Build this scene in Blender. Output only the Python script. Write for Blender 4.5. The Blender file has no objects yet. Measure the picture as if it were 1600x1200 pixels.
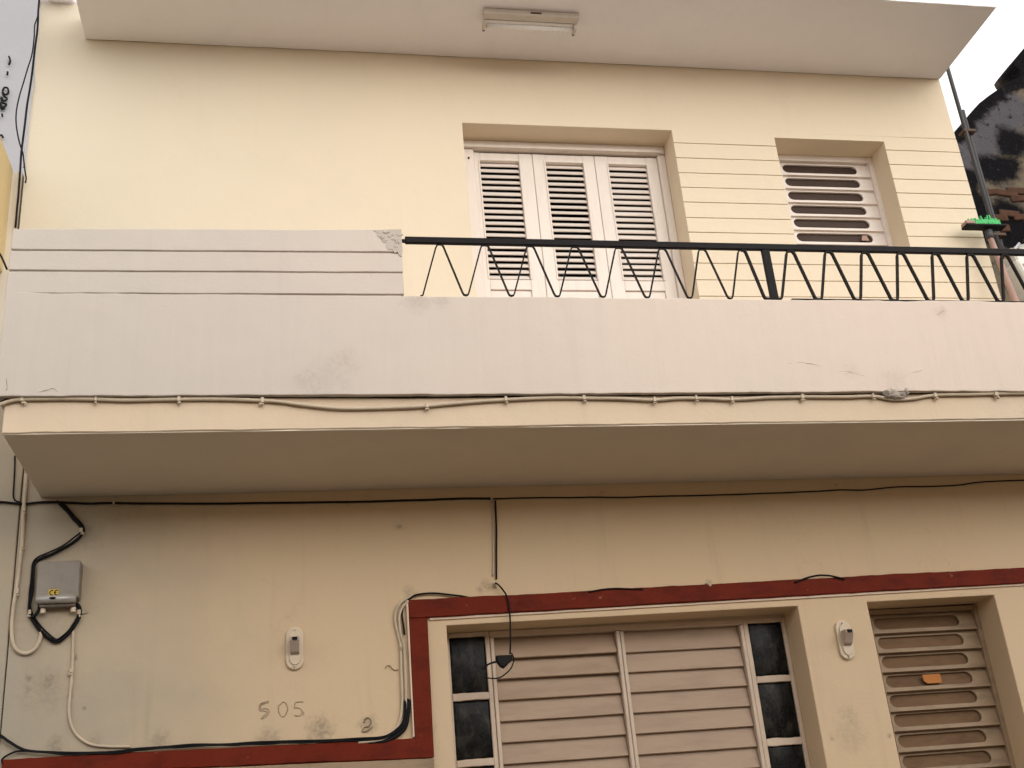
import bpy, bmesh, math, random
from mathutils import Matrix, Vector, noise
R = random.Random(505)
SC = bpy.context.scene
COL = SC.collection

# ------------------------------------------------------------------ camera
CAM_POS = Vector((0.0, -6.0, 1.6))
RIGHT = Vector((0.981709540, -0.171296606, -0.083089418))
UP = Vector((0.006954896, -0.403870560, 0.914789703))
FWD = Vector((0.190257741, 0.898635657, 0.395292232))
FOC = 1815.389
cd = bpy.data.cameras.new('camera'); cam = bpy.data.objects.new('camera', cd); COL.objects.link(cam)
cam.matrix_world = Matrix(((RIGHT.x, UP.x, -FWD.x, CAM_POS.x), (RIGHT.y, UP.y, -FWD.y, CAM_POS.y), (RIGHT.z, UP.z, -FWD.z, CAM_POS.z), (0, 0, 0, 1)))
cd.sensor_width = 36.0; cd.lens = 36.0 * FOC / 1600.0; cd.clip_start = 0.05; cd.clip_end = 2000
SC.camera = cam

# ------------------------------------------------------------------ light: bright overcast afternoon
SUN_EL, SUN_AZ = math.radians(15), math.radians(156)     # azimuth clockwise from +Y (into the house); the sun is behind the viewer's right shoulder
world = bpy.data.worlds.new('World'); SC.world = world; world.use_nodes = True
wn = world.node_tree; wn.nodes.clear()
sky = wn.nodes.new('ShaderNodeTexSky'); sky.sky_type = 'NISHITA'; sky.sun_disc = False
sky.sun_elevation = SUN_EL; sky.sun_rotation = SUN_AZ; sky.dust_density = 4.0; sky.air_density = 1.0; sky.ozone_density = 1.0
hs = wn.nodes.new('ShaderNodeHueSaturation'); hs.inputs['Saturation'].default_value = 0.12; hs.inputs['Value'].default_value = 1.0
bg = wn.nodes.new('ShaderNodeBackground'); bg.inputs['Strength'].default_value = 0.15
wo = wn.nodes.new('ShaderNodeOutputWorld')
ov = wn.nodes.new('ShaderNodeMix'); ov.data_type = 'RGBA'; ov.inputs[0].default_value = 0.75; ov.inputs[7].default_value = (8.0, 7.9, 7.75, 1)   # an even cloud deck over the clear sky
wn.links.new(sky.outputs[0], hs.inputs['Color']); wn.links.new(hs.outputs[0], ov.inputs[6]); wn.links.new(ov.outputs[2], bg.inputs['Color']); wn.links.new(bg.outputs[0], wo.inputs[0])
sd = bpy.data.lights.new('sun', 'SUN'); sd.energy = 0.5; sd.angle = math.radians(50); sd.color = (1.0, 0.93, 0.82)
sun = bpy.data.objects.new('sun', sd); COL.objects.link(sun)
sdir = Vector((math.sin(SUN_AZ) * math.cos(SUN_EL), math.cos(SUN_AZ) * math.cos(SUN_EL), math.sin(SUN_EL)))
sun.rotation_euler = sdir.to_track_quat('Z', 'Y').to_euler()
SC.view_settings.view_transform = 'Standard'; SC.view_settings.look = 'None'
SC.view_settings.exposure = 0.60; SC.view_settings.gamma = 1.0; SC.view_settings.use_curve_mapping = False
SC.cycles.max_bounces = 8; SC.cycles.diffuse_bounces = 6

# ------------------------------------------------------------------ survey helper: photo coordinates -> a point of the plane Y = y
def ray(u, v): return RIGHT * ((u - 800) / FOC) + UP * (-(v - 600) / FOC) + FWD
def at(u, v, y=0.0):
    d = ray(u, v); return CAM_POS + d * ((y - CAM_POS.y) / d.y)
def line(y, *uv): return [at(u, v, y) for u, v in uv]

# ------------------------------------------------------------------ object helpers
WM = {}
def obj(name, mesh, mat, parent=None, loc=(0, 0, 0), rot=None, label=None):
    o = bpy.data.objects.new(name, mesh); COL.objects.link(o)
    if mat is not None and mesh is not None and not mesh.materials: mesh.materials.append(mat)
    W = Matrix.Translation(loc) @ (rot.to_4x4() if rot is not None else Matrix.Identity(4))
    if parent is not None:
        o.parent = parent; o.matrix_parent_inverse = WM[parent].inverted()
    o.matrix_basis = W; WM[o] = W
    if label: o['label'] = label
    return o
def tag(o, label, cat, group=None):
    o['label'] = label; o['category'] = cat
    if group: o['group'] = group
    return o
def thing(name, loc, label, cat, group=None): return tag(obj(name, None, None, None, loc), label, cat, group)
def struct(o, kind='structure'):
    o['kind'] = kind; return o
def smoothn(x, s=0.0): return noise.noise(Vector((x, s, 0.37)))

class MB:
    def __init__(s): s.v = []; s.f = []
    def add(s, vs, fs):
        n = len(s.v); s.v += [Vector(v) for v in vs]; s.f += [tuple(i + n for i in f) for f in fs]; return s
    def box(s, x0, x1, y0, y1, z0, z1):
        return s.add([(x0, y0, z0), (x1, y0, z0), (x1, y1, z0), (x0, y1, z0), (x0, y0, z1), (x1, y0, z1), (x1, y1, z1), (x0, y1, z1)],
                     [(0, 3, 2, 1), (4, 5, 6, 7), (0, 1, 5, 4), (1, 2, 6, 5), (2, 3, 7, 6), (3, 0, 4, 7)])
    def prism(s, poly, y0, y1):            # poly = (x, z) counter-clockwise seen from -Y
        n = len(poly)
        return s.add([(x, y0, z) for x, z in poly] + [(x, y1, z) for x, z in poly],
                     [tuple(range(n)), tuple(range(2 * n - 1, n - 1, -1))] + [(i, n + i, n + (i + 1) % n, (i + 1) % n) for i in range(n)])
    def bar(s, x0, x1, y0, y1, z0, z1, step=0.06, j=0.0025, seed=0.0, z0b=None, z1b=None):   # hand-plastered bar along X with uneven arrises
        z0b = z0 if z0b is None else z0b; z1b = z1 if z1b is None else z1b
        n = max(2, int(abs(x1 - x0) / step)); vs = []; fs = []
        for i in range(n + 1):
            t = i / n; x = x0 + (x1 - x0) * t; za = z0 + (z0b - z0) * t; zb = z1 + (z1b - z1) * t
            for k, (y, z) in enumerate(((y0, za), (y1, za), (y1, zb), (y0, zb))):
                d = [j * (0.7 * smoothn(x * 2.3, seed + k * 7 + a * 3.1) + 0.5 * smoothn(x * 11, seed + k * 5 + a * 9.7) + 0.35 * smoothn(x * 31, seed + k * 3 + a * 5.3)) for a in (0, 1)]
                vs.append((x, y + d[0], z + d[1]))
        for i in range(n):
            a = i * 4; b = a + 4
            for k in range(4): fs.append((a + k, b + k, b + (k + 1) % 4, a + (k + 1) % 4)[::-1])
        fs.append((0, 1, 2, 3)[::-1]); m = n * 4; fs.append((m, m + 1, m + 2, m + 3))
        return s.add(vs, fs)
    def tube(s, pts, r, n=8, caps=True):
        pts = [Vector(p) for p in pts]; m = len(pts); vs = []; fs = []; prev = None
        for i, p in enumerate(pts):
            t = (pts[min(i + 1, m - 1)] - pts[max(i - 1, 0)])
            t = t.normalized() if t.length > 1e-9 else Vector((0, 0, 1))
            a = prev if prev is not None else (Vector((0, 1, 0)) if abs(t.y) < .9 else Vector((1, 0, 0)))
            a = (a - t * a.dot(t)).normalized(); prev = a; b = t.cross(a)
            rr = r[i] if isinstance(r, (list, tuple)) else r
            for k in range(n):
                c = 2 * math.pi * k / n; vs.append(p + a * math.cos(c) * rr + b * math.sin(c) * rr)
        for i in range(m - 1):
            for k in range(n):
                k2 = (k + 1) % n; fs.append((i * n + k, i * n + k2, (i + 1) * n + k2, (i + 1) * n + k))
        if caps: fs.append(tuple(range(n - 1, -1, -1))); fs.append(tuple(range((m - 1) * n, m * n)))
        return s.add(vs, fs)
    def blob(s, c, rx, ry, rz, seed=0, n=8, rough=.35):
        c = Vector(c); vs = []; fs = []
        for i in range(n + 1):
            th = math.pi * i / n
            for k in range(2 * n):
                ph = math.pi * k / n; d = Vector((math.sin(th) * math.cos(ph), math.sin(th) * math.sin(ph), math.cos(th)))
                q = 1 + rough * noise.noise(d * 2.1 + Vector((seed, seed * 1.7, 0)))
                vs.append(c + Vector((d.x * rx, d.y * ry, d.z * rz)) * q)
        for i in range(n):
            for k in range(2 * n):
                k2 = (k + 1) % (2 * n); fs.append((i * 2 * n + k, (i + 1) * 2 * n + k, (i + 1) * 2 * n + k2, i * 2 * n + k2))
        return s.add(vs, fs)
    def mesh(s, name='mesh', bevel=0.0, smooth=False, segs=1):
        me = bpy.data.meshes.new(name); me.from_pydata([tuple(v) for v in s.v], [], s.f); me.update()
        bm = bmesh.new(); bm.from_mesh(me)
        bmesh.ops.recalc_face_normals(bm, faces=bm.faces)
        if bevel > 0:
            ed = [e for e in bm.edges if len(e.link_faces) == 2 and e.calc_face_angle(0) > .6]
            bmesh.ops.bevel(bm, geom=ed, offset=bevel, segments=segs, affect='EDGES', profile=.6, clamp_overlap=True)
        for f in bm.faces: f.smooth = smooth
        bm.to_mesh(me); bm.free()
        return me
    def build(s, name, mat, parent=None, bevel=0.0, smooth=False, segs=1, label=None):
        return obj(name, s.mesh(name, bevel, smooth, segs), mat, parent, label=label)

def catmull(pts, sub=6):
    pts = [Vector(p) for p in pts]
    if len(pts) < 3: return pts
    P = [pts[0] * 2 - pts[1]] + pts + [pts[-1] * 2 - pts[-2]]; out = []
    for i in range(1, len(P) - 2):
        a, b, c, d = P[i - 1:i + 3]
        for k in range(sub):
            t = k / sub
            out.append(0.5 * ((2 * b) + (c - a) * t + (2 * a - 5 * b + 4 * c - d) * t * t + (3 * b - a - 3 * c + d) * t ** 3))
    return out + [pts[-1]]
def wiggle(pts, amp, seed, freq=6.0):
    return [p + Vector((amp * smoothn(p.x * freq + p.z * freq * 1.3, seed), 0, amp * smoothn(p.x * freq + p.z * freq, seed + 11))) for p in pts]

# ------------------------------------------------------------------ materials
class NT:
    def __init__(s, name):
        s.m = bpy.data.materials.new(name); s.m.use_nodes = True; s.t = s.m.node_tree; s.t.nodes.clear()
        s.out = s.t.nodes.new('ShaderNodeOutputMaterial'); s.b = s.t.nodes.new('ShaderNodeBsdfPrincipled'); s.l(s.b.outputs[0], s.out.inputs[0])
        s.co = s.t.nodes.new('ShaderNodeTexCoord').outputs['Object']
    def n(s, ty): return s.t.nodes.new('ShaderNode' + ty)
    def l(s, a, b): s.t.links.new(a, b)
    def put(s, sock, v):
        if hasattr(v, 'node'): s.l(v, sock)
        else: sock.default_value = v
    def noise(s, scale, detail=4, rough=.55, stretch=(1, 1, 1), vec=None):
        mp = s.n('Mapping'); s.l(vec or s.co, mp.inputs[0]); mp.inputs['Scale'].default_value = stretch
        t = s.n('TexNoise'); s.l(mp.outputs[0], t.inputs['Vector']); t.inputs['Scale'].default_value = scale
        t.inputs['Detail'].default_value = detail; t.inputs['Roughness'].default_value = rough
        return t.outputs['Fac']
    def ramp(s, v, lo, hi, a=0.0, b=1.0):
        m = s.n('MapRange'); m.interpolation_type = 'SMOOTHSTEP'; s.l(v, m.inputs[0])
        for i, x in zip((1, 2, 3, 4), (lo, hi, a, b)): m.inputs[i].default_value = x
        return m.outputs[0]
    def math(s, op, a, b=0.0):
        m = s.n('Math'); m.operation = op; s.put(m.inputs[0], a); s.put(m.inputs[1], b); return m.outputs[0]
    def mix(s, fac, a, b):
        m = s.n('Mix'); m.data_type = 'RGBA'; s.put(m.inputs[0], fac)
        for sock, v in ((m.inputs[6], a), (m.inputs[7], b)):
            s.put(sock, v if hasattr(v, 'node') else (*v, 1) if len(v) == 3 else v)
        return m.outputs[2]
    def dist(s, p):
        m = s.n('VectorMath'); m.operation = 'DISTANCE'; s.l(s.co, m.inputs[0]); m.inputs[1].default_value = p; return m.outputs['Value']
    def bump(s, h, dist=.01, strength=.5, prev=None):
        b = s.n('Bump'); b.inputs['Strength'].default_value = strength; b.inputs['Distance'].default_value = dist; s.l(h, b.inputs['Height'])
        if prev is not None: s.l(prev, b.inputs['Normal'])
        return b.outputs[0]
    def fin(s, col, rough=.8, normal=None, metallic=0.0, spec=.3):
        s.put(s.b.inputs['Base Color'], col if hasattr(col, 'node') else (*col, 1)); s.put(s.b.inputs['Roughness'], rough)
        s.b.inputs['Metallic'].default_value = metallic; s.b.inputs['Specular IOR Level'].default_value = spec
        if normal is not None: s.l(normal, s.b.inputs['Normal'])
        return s.m

def plaster(name, base, tint, dirt, spots=(), streak=.25, speck=.5, cracks=.35, left_shade=None):
    t = NT(name)
    big = t.noise(.9, 5, .6, (1, 1, 1.2)); mid = t.noise(5.5, 6, .65); fine = t.noise(60, 4, .6); st = t.noise(3.2, 5, .65, (2.6, 2.6, .22)); tr = t.noise(26, 3, .5, (1, 1, 2.5))
    c = t.mix(t.ramp(big, .34, .68), base, tint)
    c = t.mix(t.math('MULTIPLY', t.ramp(t.noise(1.6, 7, .68), .52, .60), .16), c, [tint[0] * .90, tint[1] * .92, tint[2] * .95])
    if left_shade:                                                            # weaker light towards the left end, painted into the coat
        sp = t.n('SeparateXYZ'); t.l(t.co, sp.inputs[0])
        c = t.mix(t.ramp(t.math('ADD', sp.outputs[0], t.math('MULTIPLY', t.math('SUBTRACT', big, .5), 2.5)), left_shade[0], left_shade[1]), left_shade[2], c)
    c = t.mix(t.math('MULTIPLY', t.ramp(mid, .5, .8), .22), c, [v * .86 for v in base])
    c = t.mix(t.math('MULTIPLY', t.ramp(st, .54, .8), streak), c, dirt)
    c = t.mix(t.math('MULTIPLY', t.ramp(t.noise(38, 3, .5), .70, .80), speck), c, dirt)
    for (p, r, k) in spots:
        d = t.math('ADD', t.dist(p), t.math('MULTIPLY', t.math('SUBTRACT', t.noise(22, 4, .65), .5), r * 1.5))
        c = t.mix(t.math('MULTIPLY', t.ramp(d, r * .1, r, k * .9, 0.0), t.ramp(t.noise(48, 5, .7), .36, .60, .35, 1.0)), c, dirt)
    # hairline cracks: the zero lines of a warped noise, only in some patches
    w = t.noise(1.7, 6, .7, (1, 1, 1)); cr = t.math('ABSOLUTE', t.math('SUBTRACT', w, .5)); cr = t.ramp(cr, .0, .0022, 1.0, 0.0)
    cm = t.math('MULTIPLY', t.math('MULTIPLY', cr, t.ramp(t.noise(1.3, 2, .5, (1.2, 1, .9)), .56, .66)), cracks)
    c = t.mix(cm, c, [v * .55 for v in dirt])
    und = t.noise(2.1, 3, .5, (1, 1, .8)); n1 = t.bump(und, .03, .35, t.bump(mid, .010, .3)); n2 = t.bump(tr, .003, .14, n1); n3 = t.bump(fine, .002, .35, n2); n4 = t.bump(cm, -.004, .6, n3)
    return t.fin(c, .82, n4, spec=.25)
def paint(name, base, dirt, rough=.5, amt=.3, scale=9, stretch=(1, 1, 1), bump=.15, edge=None, spec=.4, metallic=0.0):
    t = NT(name); rnd = t.n('ObjectInfo').outputs['Random']
    mv = t.n('VectorMath'); mv.operation = 'ADD'; t.l(t.co, mv.inputs[0]); cb = t.n('CombineXYZ'); t.l(t.math('MULTIPLY', rnd, 37.0), cb.inputs[0]); t.l(cb.outputs[0], mv.inputs[1]); V = mv.outputs[0]
    a = t.noise(scale, 5, .65, stretch, V); b = t.noise(scale * 7, 4, .6, stretch, V)
    c = t.mix(t.math('MULTIPLY', t.ramp(a, .42, .74), amt), base, dirt)
    c = t.mix(t.math('MULTIPLY', t.ramp(b, .55, .8), amt * .6), c, dirt)
    if edge: c = t.mix(t.ramp(t.noise(scale * 2.2, 6, .7, stretch, V), .66, .70), c, edge)
    c = t.mix(t.math('MULTIPLY', rnd, .12), c, [v * .8 for v in base])
    n = t.bump(a, .004, bump, t.bump(b, .0015, bump))
    return t.fin(c, t.ramp(b, .2, .8, rough - .08, rough + .1), n, metallic, spec)
def P3(u, v, y=0.0): return tuple(at(u, v, y))

M_UPPER = plaster('cream_wall_paint', (.72, .61, .455), (.705, .60, .455), (.50, .40, .27), streak=.10, speck=.06, cracks=.15, left_shade=(-1.8, 1.2, (.62, .555, .44)))
M_LOWER = plaster('lower_wall_paint', (.63, .475, .305), (.61, .465, .31), (.20, .155, .12), streak=.18, speck=.25, cracks=.3, left_shade=(-1.7, 0.4, (.37, .325, .255)), spots=[  # left end: real dirt plus weaker light, both in the colour
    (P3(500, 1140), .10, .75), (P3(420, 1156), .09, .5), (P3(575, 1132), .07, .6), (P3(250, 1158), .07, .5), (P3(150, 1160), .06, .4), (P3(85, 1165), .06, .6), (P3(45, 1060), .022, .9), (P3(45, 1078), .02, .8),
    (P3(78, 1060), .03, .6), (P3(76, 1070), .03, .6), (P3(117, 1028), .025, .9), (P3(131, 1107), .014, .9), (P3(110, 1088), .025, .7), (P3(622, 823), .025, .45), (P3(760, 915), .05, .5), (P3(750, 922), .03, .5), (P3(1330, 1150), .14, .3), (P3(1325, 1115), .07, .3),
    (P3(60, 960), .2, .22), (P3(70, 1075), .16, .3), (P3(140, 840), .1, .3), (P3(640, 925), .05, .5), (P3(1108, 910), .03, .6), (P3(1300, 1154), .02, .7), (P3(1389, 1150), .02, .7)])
M_PARAPET = plaster('parapet_paint', (.65, .54, .46), (.63, .53, .455), (.33, .27, .22), streak=.12, speck=.12, cracks=.3, left_shade=(-1.2, 2.6, (.51, .455, .405)), spots=[
    (P3(650, 470, -.93), .10, .4), (P3(690, 468, -.93), .08, .35), (P3(515, 585, -.93), .16, .25), (P3(540, 560, -.93), .10, .25), (P3(480, 598, -.93), .10, .3), (P3(1470, 488, -.93), .05, .35), (P3(1400, 600, -.93), .12, .25), (P3(1330, 580, -.93), .06, .25)])
M_SLAB = plaster('slab_edge_paint', (.64, .50, .36), (.60, .49, .37), (.30, .24, .18), streak=.15, speck=.2, cracks=.3)
M_TILE = plaster('pale_terrace_tile', (.76, .69, .63), (.73, .67, .62), (.4, .33, .27))
M_OCHRE = plaster('ochre_house_paint', (.62, .44, .27), (.58, .43, .28), (.3, .2, .12))
M_SOFFIT = plaster('lightened_soffit_paint', (.76, .66, .53), (.72, .64, .53), (.40, .33, .27), streak=.05, speck=.1, cracks=.1)
M_ROOF = plaster('roof_soffit_paint', (.91, .88, .90), (.89, .865, .89), (.45, .37, .31), streak=.05, speck=.06, cracks=.1)
M_NEIGH = plaster('grey_neighbour_plaster', (.62, .545, .43), (.58, .52, .43), (.22, .19, .16), streak=.3, speck=.3)
M_YELLOW = plaster('yellow_plaster', (.66, .52, .27), (.62, .49, .27), (.45, .34, .18), streak=.2, speck=.1)
M_WHITE = plaster('white_gable_plaster', (.37, .365, .385), (.35, .345, .37), (.45, .44, .45), streak=.1, speck=.08)
M_CEMENT = plaster('bare_cement', (.36, .315, .27), (.47, .41, .35), (.20, .17, .14), speck=.9, streak=.5)
M_RED = paint('oxide_red_paint', (.145, .017, .006), (.07, .010, .005), .65, .8, 6, (1, 1, 2), .4, edge=(.26, .10, .06), spec=.12)
M_REDEDGE = paint('cream_edge_paint', (.68, .52, .40), (.40, .27, .2), .7, .4, 8)
M_SHUT = paint('white_shutter_paint', (.76, .68, .61), (.50, .43, .37), .45, .22, 6, (3, 3, .5), .2)
M_SLAT = paint('white_slat_paint', (.76, .68, .62), (.46, .39, .33), .45, .25, 7, (.6, 3, 3), .15)
M_LOUV = paint('beige_louvre_paint', (.40, .285, .20), (.24, .165, .115), .55, .45, 5, (.5, 3, 3), .2)
M_LFRAME = paint('beige_frame_paint', (.60, .48, .375), (.34, .26, .2), .55, .35, 7, (1, 1, 1), .2)
M_DUSTY = paint('dusty_slot_frame_paint', (.32, .225, .14), (.13, .09, .055), .55, .6, 8, (.6, 2, 2), .2)
M_BLACK = paint('black_railing_paint', (.006, .004, .005), (.016, .009, .007), .5, .4, 12, (1, 1, 1), .2, spec=.12)
M_CABLE = paint('black_cable', (.005, .005, .006), (.018, .016, .014), .55, .3, 10, spec=.15)
M_CONDUIT = paint('painted_beige_cable', (.54, .445, .33), (.30, .235, .165), .6, .4, 9)
M_PALECAB = paint('pale_grey_cable', (.5, .5, .52), (.3, .3, .3), .6, .3, 9)
M_METAL = paint('galvanised_cover', (.255, .222, .19), (.16, .135, .11), .5, .5, 6, (1, 1, 1), .1, spec=.3, metallic=.1)
M_LIP = paint('bright_cover_lip', (.40, .375, .35), (.36, .34, .32), .35, .3, 6, spec=.5, metallic=.3)
M_STICK = paint('yellow_sticker', (.55, .38, .03), (.4, .27, .05), .5, .3, 20)
M_CERAM = paint('cream_ceramic', (.60, .49, .355), (.42, .33, .24), .35, .3, 12)
M_SOCKET = paint('grey_socket_front', (.42, .33, .27), (.28, .21, .17), .5, .3, 12)
M_LAMP = paint('lamp_housing_paint', (.62, .56, .50), (.40, .34, .29), .4, .3, 10)
M_TUBE = paint('unlit_lamp_tube', (.90, .87, .84), (.8, .76, .72), .25, .2, 8)
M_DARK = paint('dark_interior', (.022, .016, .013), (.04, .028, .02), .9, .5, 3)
M_PIPE = paint('dark_grey_pipe', (.055, .053, .057), (.02, .02, .02), .5, .5, 5, (1, 1, .4))
M_GREEN = paint('green_plastic', (.02, .42, .09), (.02, .22, .06), .35, .3, 14)
M_POLE = paint('pinkish_wood_pole', (.38, .235, .185), (.2, .11, .085), .6, .4, 9, (3, 3, .5))
M_JUG = paint('off_white_plastic', (.70, .69, .63), (.42, .40, .33), .4, .3, 9)
M_TAN = paint('tan_paper', (.50, .38, .22), (.35, .25, .15), .7, .3, 20)
M_RUST = paint('rusty_brown_metal', (.09, .05, .035), (.05, .03, .02), .7, .5, 12)
M_BRICK = paint('old_brick', (.085, .044, .028), (.035, .02, .015), .9, .8, 9, bump=.8, spec=.1)
M_ORANGE = paint('orange_paper', (.50, .19, .045), (.36, .12, .03), .7, .4, 12)
M_GRIME = paint('grimy_digit_groove', (.24, .17, .11), (.14, .10, .07), .9, .6, 30)
M_DIGIT = paint('faint_pressed_digit', (.38, .29, .20), (.25, .185, .125), .9, .7, 30)
M_CRACK = paint('dusty_crack', (.34, .275, .225), (.25, .2, .16), .9, .6, 30)
M_PAVE = paint('concrete_pavement', (.17, .135, .10), (.10, .08, .06), .9, .5, 3, bump=.4)

def glass(name, base, dirt, rough, amt, bump=.3, scale=14, stretch=(1, 1, 1), spec=.5):
    return paint(name, base, dirt, rough, amt, scale, stretch, bump, spec=spec)
M_BLOCK = glass('dark_glass_block', (.003, .0032, .003), (.060, .054, .047), .3, .75, .7, 14, (1, 1, .6), spec=.12)
M_PANE = glass('brown_tinted_pane', (.055, .036, .028), (.09, .065, .05), .4, .4, .1, 5, (.6, 1, 2), spec=.12)
M_PANE2 = glass('dusty_pane', (.18, .108, .06), (.085, .05, .03), .5, .7, .15, 6, (.6, 1, 2), spec=.06)

def asphalt():
    t = NT('asphalt'); a = t.noise(3, 5); b = t.noise(120, 3, .7)
    c = t.mix(t.ramp(a, .3, .7), (.055, .053, .050), (.075, .072, .066)); c = t.mix(t.ramp(b, .5, .8), c, (.11, .105, .1))
    return t.fin(c, .9, t.bump(b, .006, .6))
M_ROAD = asphalt()
def mould():
    t = NT('mouldy_old_wall')
    b = t.noise(6, 9, .75); e = t.noise(2.4, 8, .7)
    c = t.mix(t.ramp(e, .40, .62), (.17, .135, .095), (.10, .085, .068))
    def zone(c, p, r, col, wob=1.0, k=1.0):
        d = t.math('ADD', t.dist(p), t.math('MULTIPLY', t.math('SUBTRACT', b, .5), r * wob))
        return t.mix(t.ramp(d, r * .5, r, k, 0.0), c, col)
    grey, blk = (.092, .086, .094), (.005, .0045, .006)
    for (u, v, r) in ((1545, 195, .42), (1520, 225, .36), (1572, 170, .34), (1505, 250, .3), (1530, 250, .22)): c = zone(c, P3(u, v, 2), r, grey)
    for (u, v, r) in ((1582, 225, .24), (1572, 262, .20), (1518, 320, .26), (1512, 280, .16), (1532, 350, .30), (1575, 335, .22), (1595, 370, .3), (1548, 265, .22)): c = zone(c, P3(u, v, 2), r, blk, 1.3)
    arch_ = [(1494, 208), (1510, 188), (1520, 176), (1531, 165), (1545, 153), (1558, 144), (1575, 133), (1590, 126)]
    for u, v in arch_: c = zone(c, P3(u, v, 2), .15, blk, 1.8)
    c = zone(c, P3(1600, 60, 2), .62, blk, .3); c = zone(c, P3(1592, 96, 2), .34, blk, .2)
    c = t.mix(t.ramp(t.noise(9, 8, .75), .55, .62), c, blk); c = t.mix(t.math('MULTIPLY', t.ramp(t.noise(19, 8, .8), .58, .66), .5), c, (.15, .14, .145))
    return t.fin(c, .95, t.bump(b, .04, .9, t.bump(t.noise(30, 5, .7), .01, .7)), spec=.1)
M_MOULD = mould()

# ================================================================== THE SETTING
def sheet(name, pts, mat):
    return struct(MB().add(pts, [tuple(range(len(pts)))]).build(name, mat))
sheet('ground', [(-600, -600, -.13), (600, -600, -.13), (600, 600, -.13), (-600, 600, -.13)], M_PAVE)
sheet('road', [(-60, -9.6, -.12), (60, -9.6, -.12), (60, -1.6, -.12), (-60, -1.6, -.12)], M_ROAD)
struct(MB().box(-60, 60, -1.6, 0.0, -.125, 0.0).build('pavement', M_PAVE, bevel=.012))

def wall_grid(name, xs, zs, gone, y0, y1, mat, parent, fz=None, bevel=.006):
    nx, nz = len(xs) - 1, len(zs) - 1; m = MB(); V = {}
    def v(i, j, k):
        if (i, j, k) not in V:
            V[(i, j, k)] = len(m.v); z = zs[j]; m.v.append(Vector((xs[i], (y0, y1)[k], fz(xs[i], z) if fz else z)))
        return V[(i, j, k)]
    on = lambda i, j: 0 <= i < nx and 0 <= j < nz and (i, j) not in gone
    for i in range(nx):
        for j in range(nz):
            if not on(i, j): continue
            m.f.append((v(i, j, 0), v(i + 1, j, 0), v(i + 1, j + 1, 0), v(i, j + 1, 0))); m.f.append((v(i, j, 1), v(i, j + 1, 1), v(i + 1, j + 1, 1), v(i + 1, j, 1)))
            for (di, dj, a, b) in ((-1, 0, (i, j), (i, j + 1)), (1, 0, (i + 1, j), (i + 1, j + 1)), (0, -1, (i, j), (i + 1, j)), (0, 1, (i, j + 1), (i + 1, j + 1))):
                if not on(i + di, j + dj): m.f.append((v(*a, 0), v(*b, 0), v(*b, 1), v(*a, 1)))
    return m.build(name, mat, parent, bevel=bevel, segs=2)

# unseen row added across the street to block low sky and bounce warm light
opp = thing('unseen_opposite_house', (0, -9.8, 0), 'plain low row house added out of view behind the viewer to block low sky', 'house')
MB().box(-30, 30, -16, -9.6, -.11, 4.5).build('wall', M_OCHRE, opp); MB().box(-30, 30, -16, -9.45, 4.502, 4.7).build('cornice', M_SLAB, opp)

# ================================================================== THE HOUSE
HX, HZ = 1.55, 0.0
house = thing('town_house', (HX, 0, 0), 'cream two storey town house with a balcony, white shutters and oxide red wall band', 'house')
XL, XR, XSEAM = -1.475, 4.549, -1.335
Z_SLAB, Z_CEIL, Z_DT = 3.624, 6.566, 6.050
def lower_tilt(x): return .009 * (x - 2.2)

# --- upper wall: cells butted edge to edge; the banded right side is set back behind the bands
DX1, DX2, WX1, WX2, WZ0, WZ1 = 1.102, 2.490, 3.203, 3.995, 5.166, 6.021
def cell(mb, x0, x1, z0, z1, y=0.0, d=.30): mb.box(x0, x1, y, y + d, z0, z1)
ZF = 3.80
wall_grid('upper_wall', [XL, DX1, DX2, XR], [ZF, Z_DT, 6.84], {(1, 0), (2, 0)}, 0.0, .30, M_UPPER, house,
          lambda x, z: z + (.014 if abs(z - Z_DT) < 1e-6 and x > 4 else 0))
m = MB()
cell(m, DX2 + .001, WX1, ZF, 6.064, .012); cell(m, WX2, XR - .001, ZF, 6.064, .012); cell(m, WX1, WX2, ZF, WZ0, .012); cell(m, WX1, WX2, WZ1, 6.064, .012)
m.build('band_backing', M_UPPER, house)
zb = [6.064, 5.952, 5.836, 5.721, 5.610, 5.499, 5.384, 5.276, 5.166, 5.053, 4.935, 4.820, 4.706, 4.59]
G = .0024
for i in range(len(zb) - 1):
    a, b = zb[i + 1] + G, zb[i] - G
    if i == 0: b = zb[0] - .004
    segs = [(DX2, WX1), (WX2, XR)] if a > WZ0 - .01 else [(DX2, XR)]
    for x0, x1 in segs:
        MB().bar(x0, x1, -.001, .012, a, b, .08, .0012, i * 3.3 + x0).build('plaster_band', M_UPPER, house, bevel=.0015)
MB().bar(DX2, XR, -.001, .012, ZF, 4.59 - G, .1, .001, 77).build('plaster_band', M_UPPER, house, bevel=.0015)
# little strips closing the last band against the window head and sill
MB().box(WX1, WX2, .0, .012, WZ1, 6.060).build('window_head', M_UPPER, house)
# reveals returns of the banded wall are part of the backing; side walls and back
m = MB(); m.box(XL, XL + .25, .30, 4.0, 3.8, 6.84); m.box(XR - .25, XR, .312, 4.0, 3.8, 6.56); m.box(XL, XR, 4.0, 4.2, 3.8, 6.84)
m.build('side_wall', M_UPPER, house)
MB().box(XSEAM - .004, -1.2, -.003, -.0005, 3.796, 4.25).build('wall_foot', M_LOWER, house)
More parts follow.
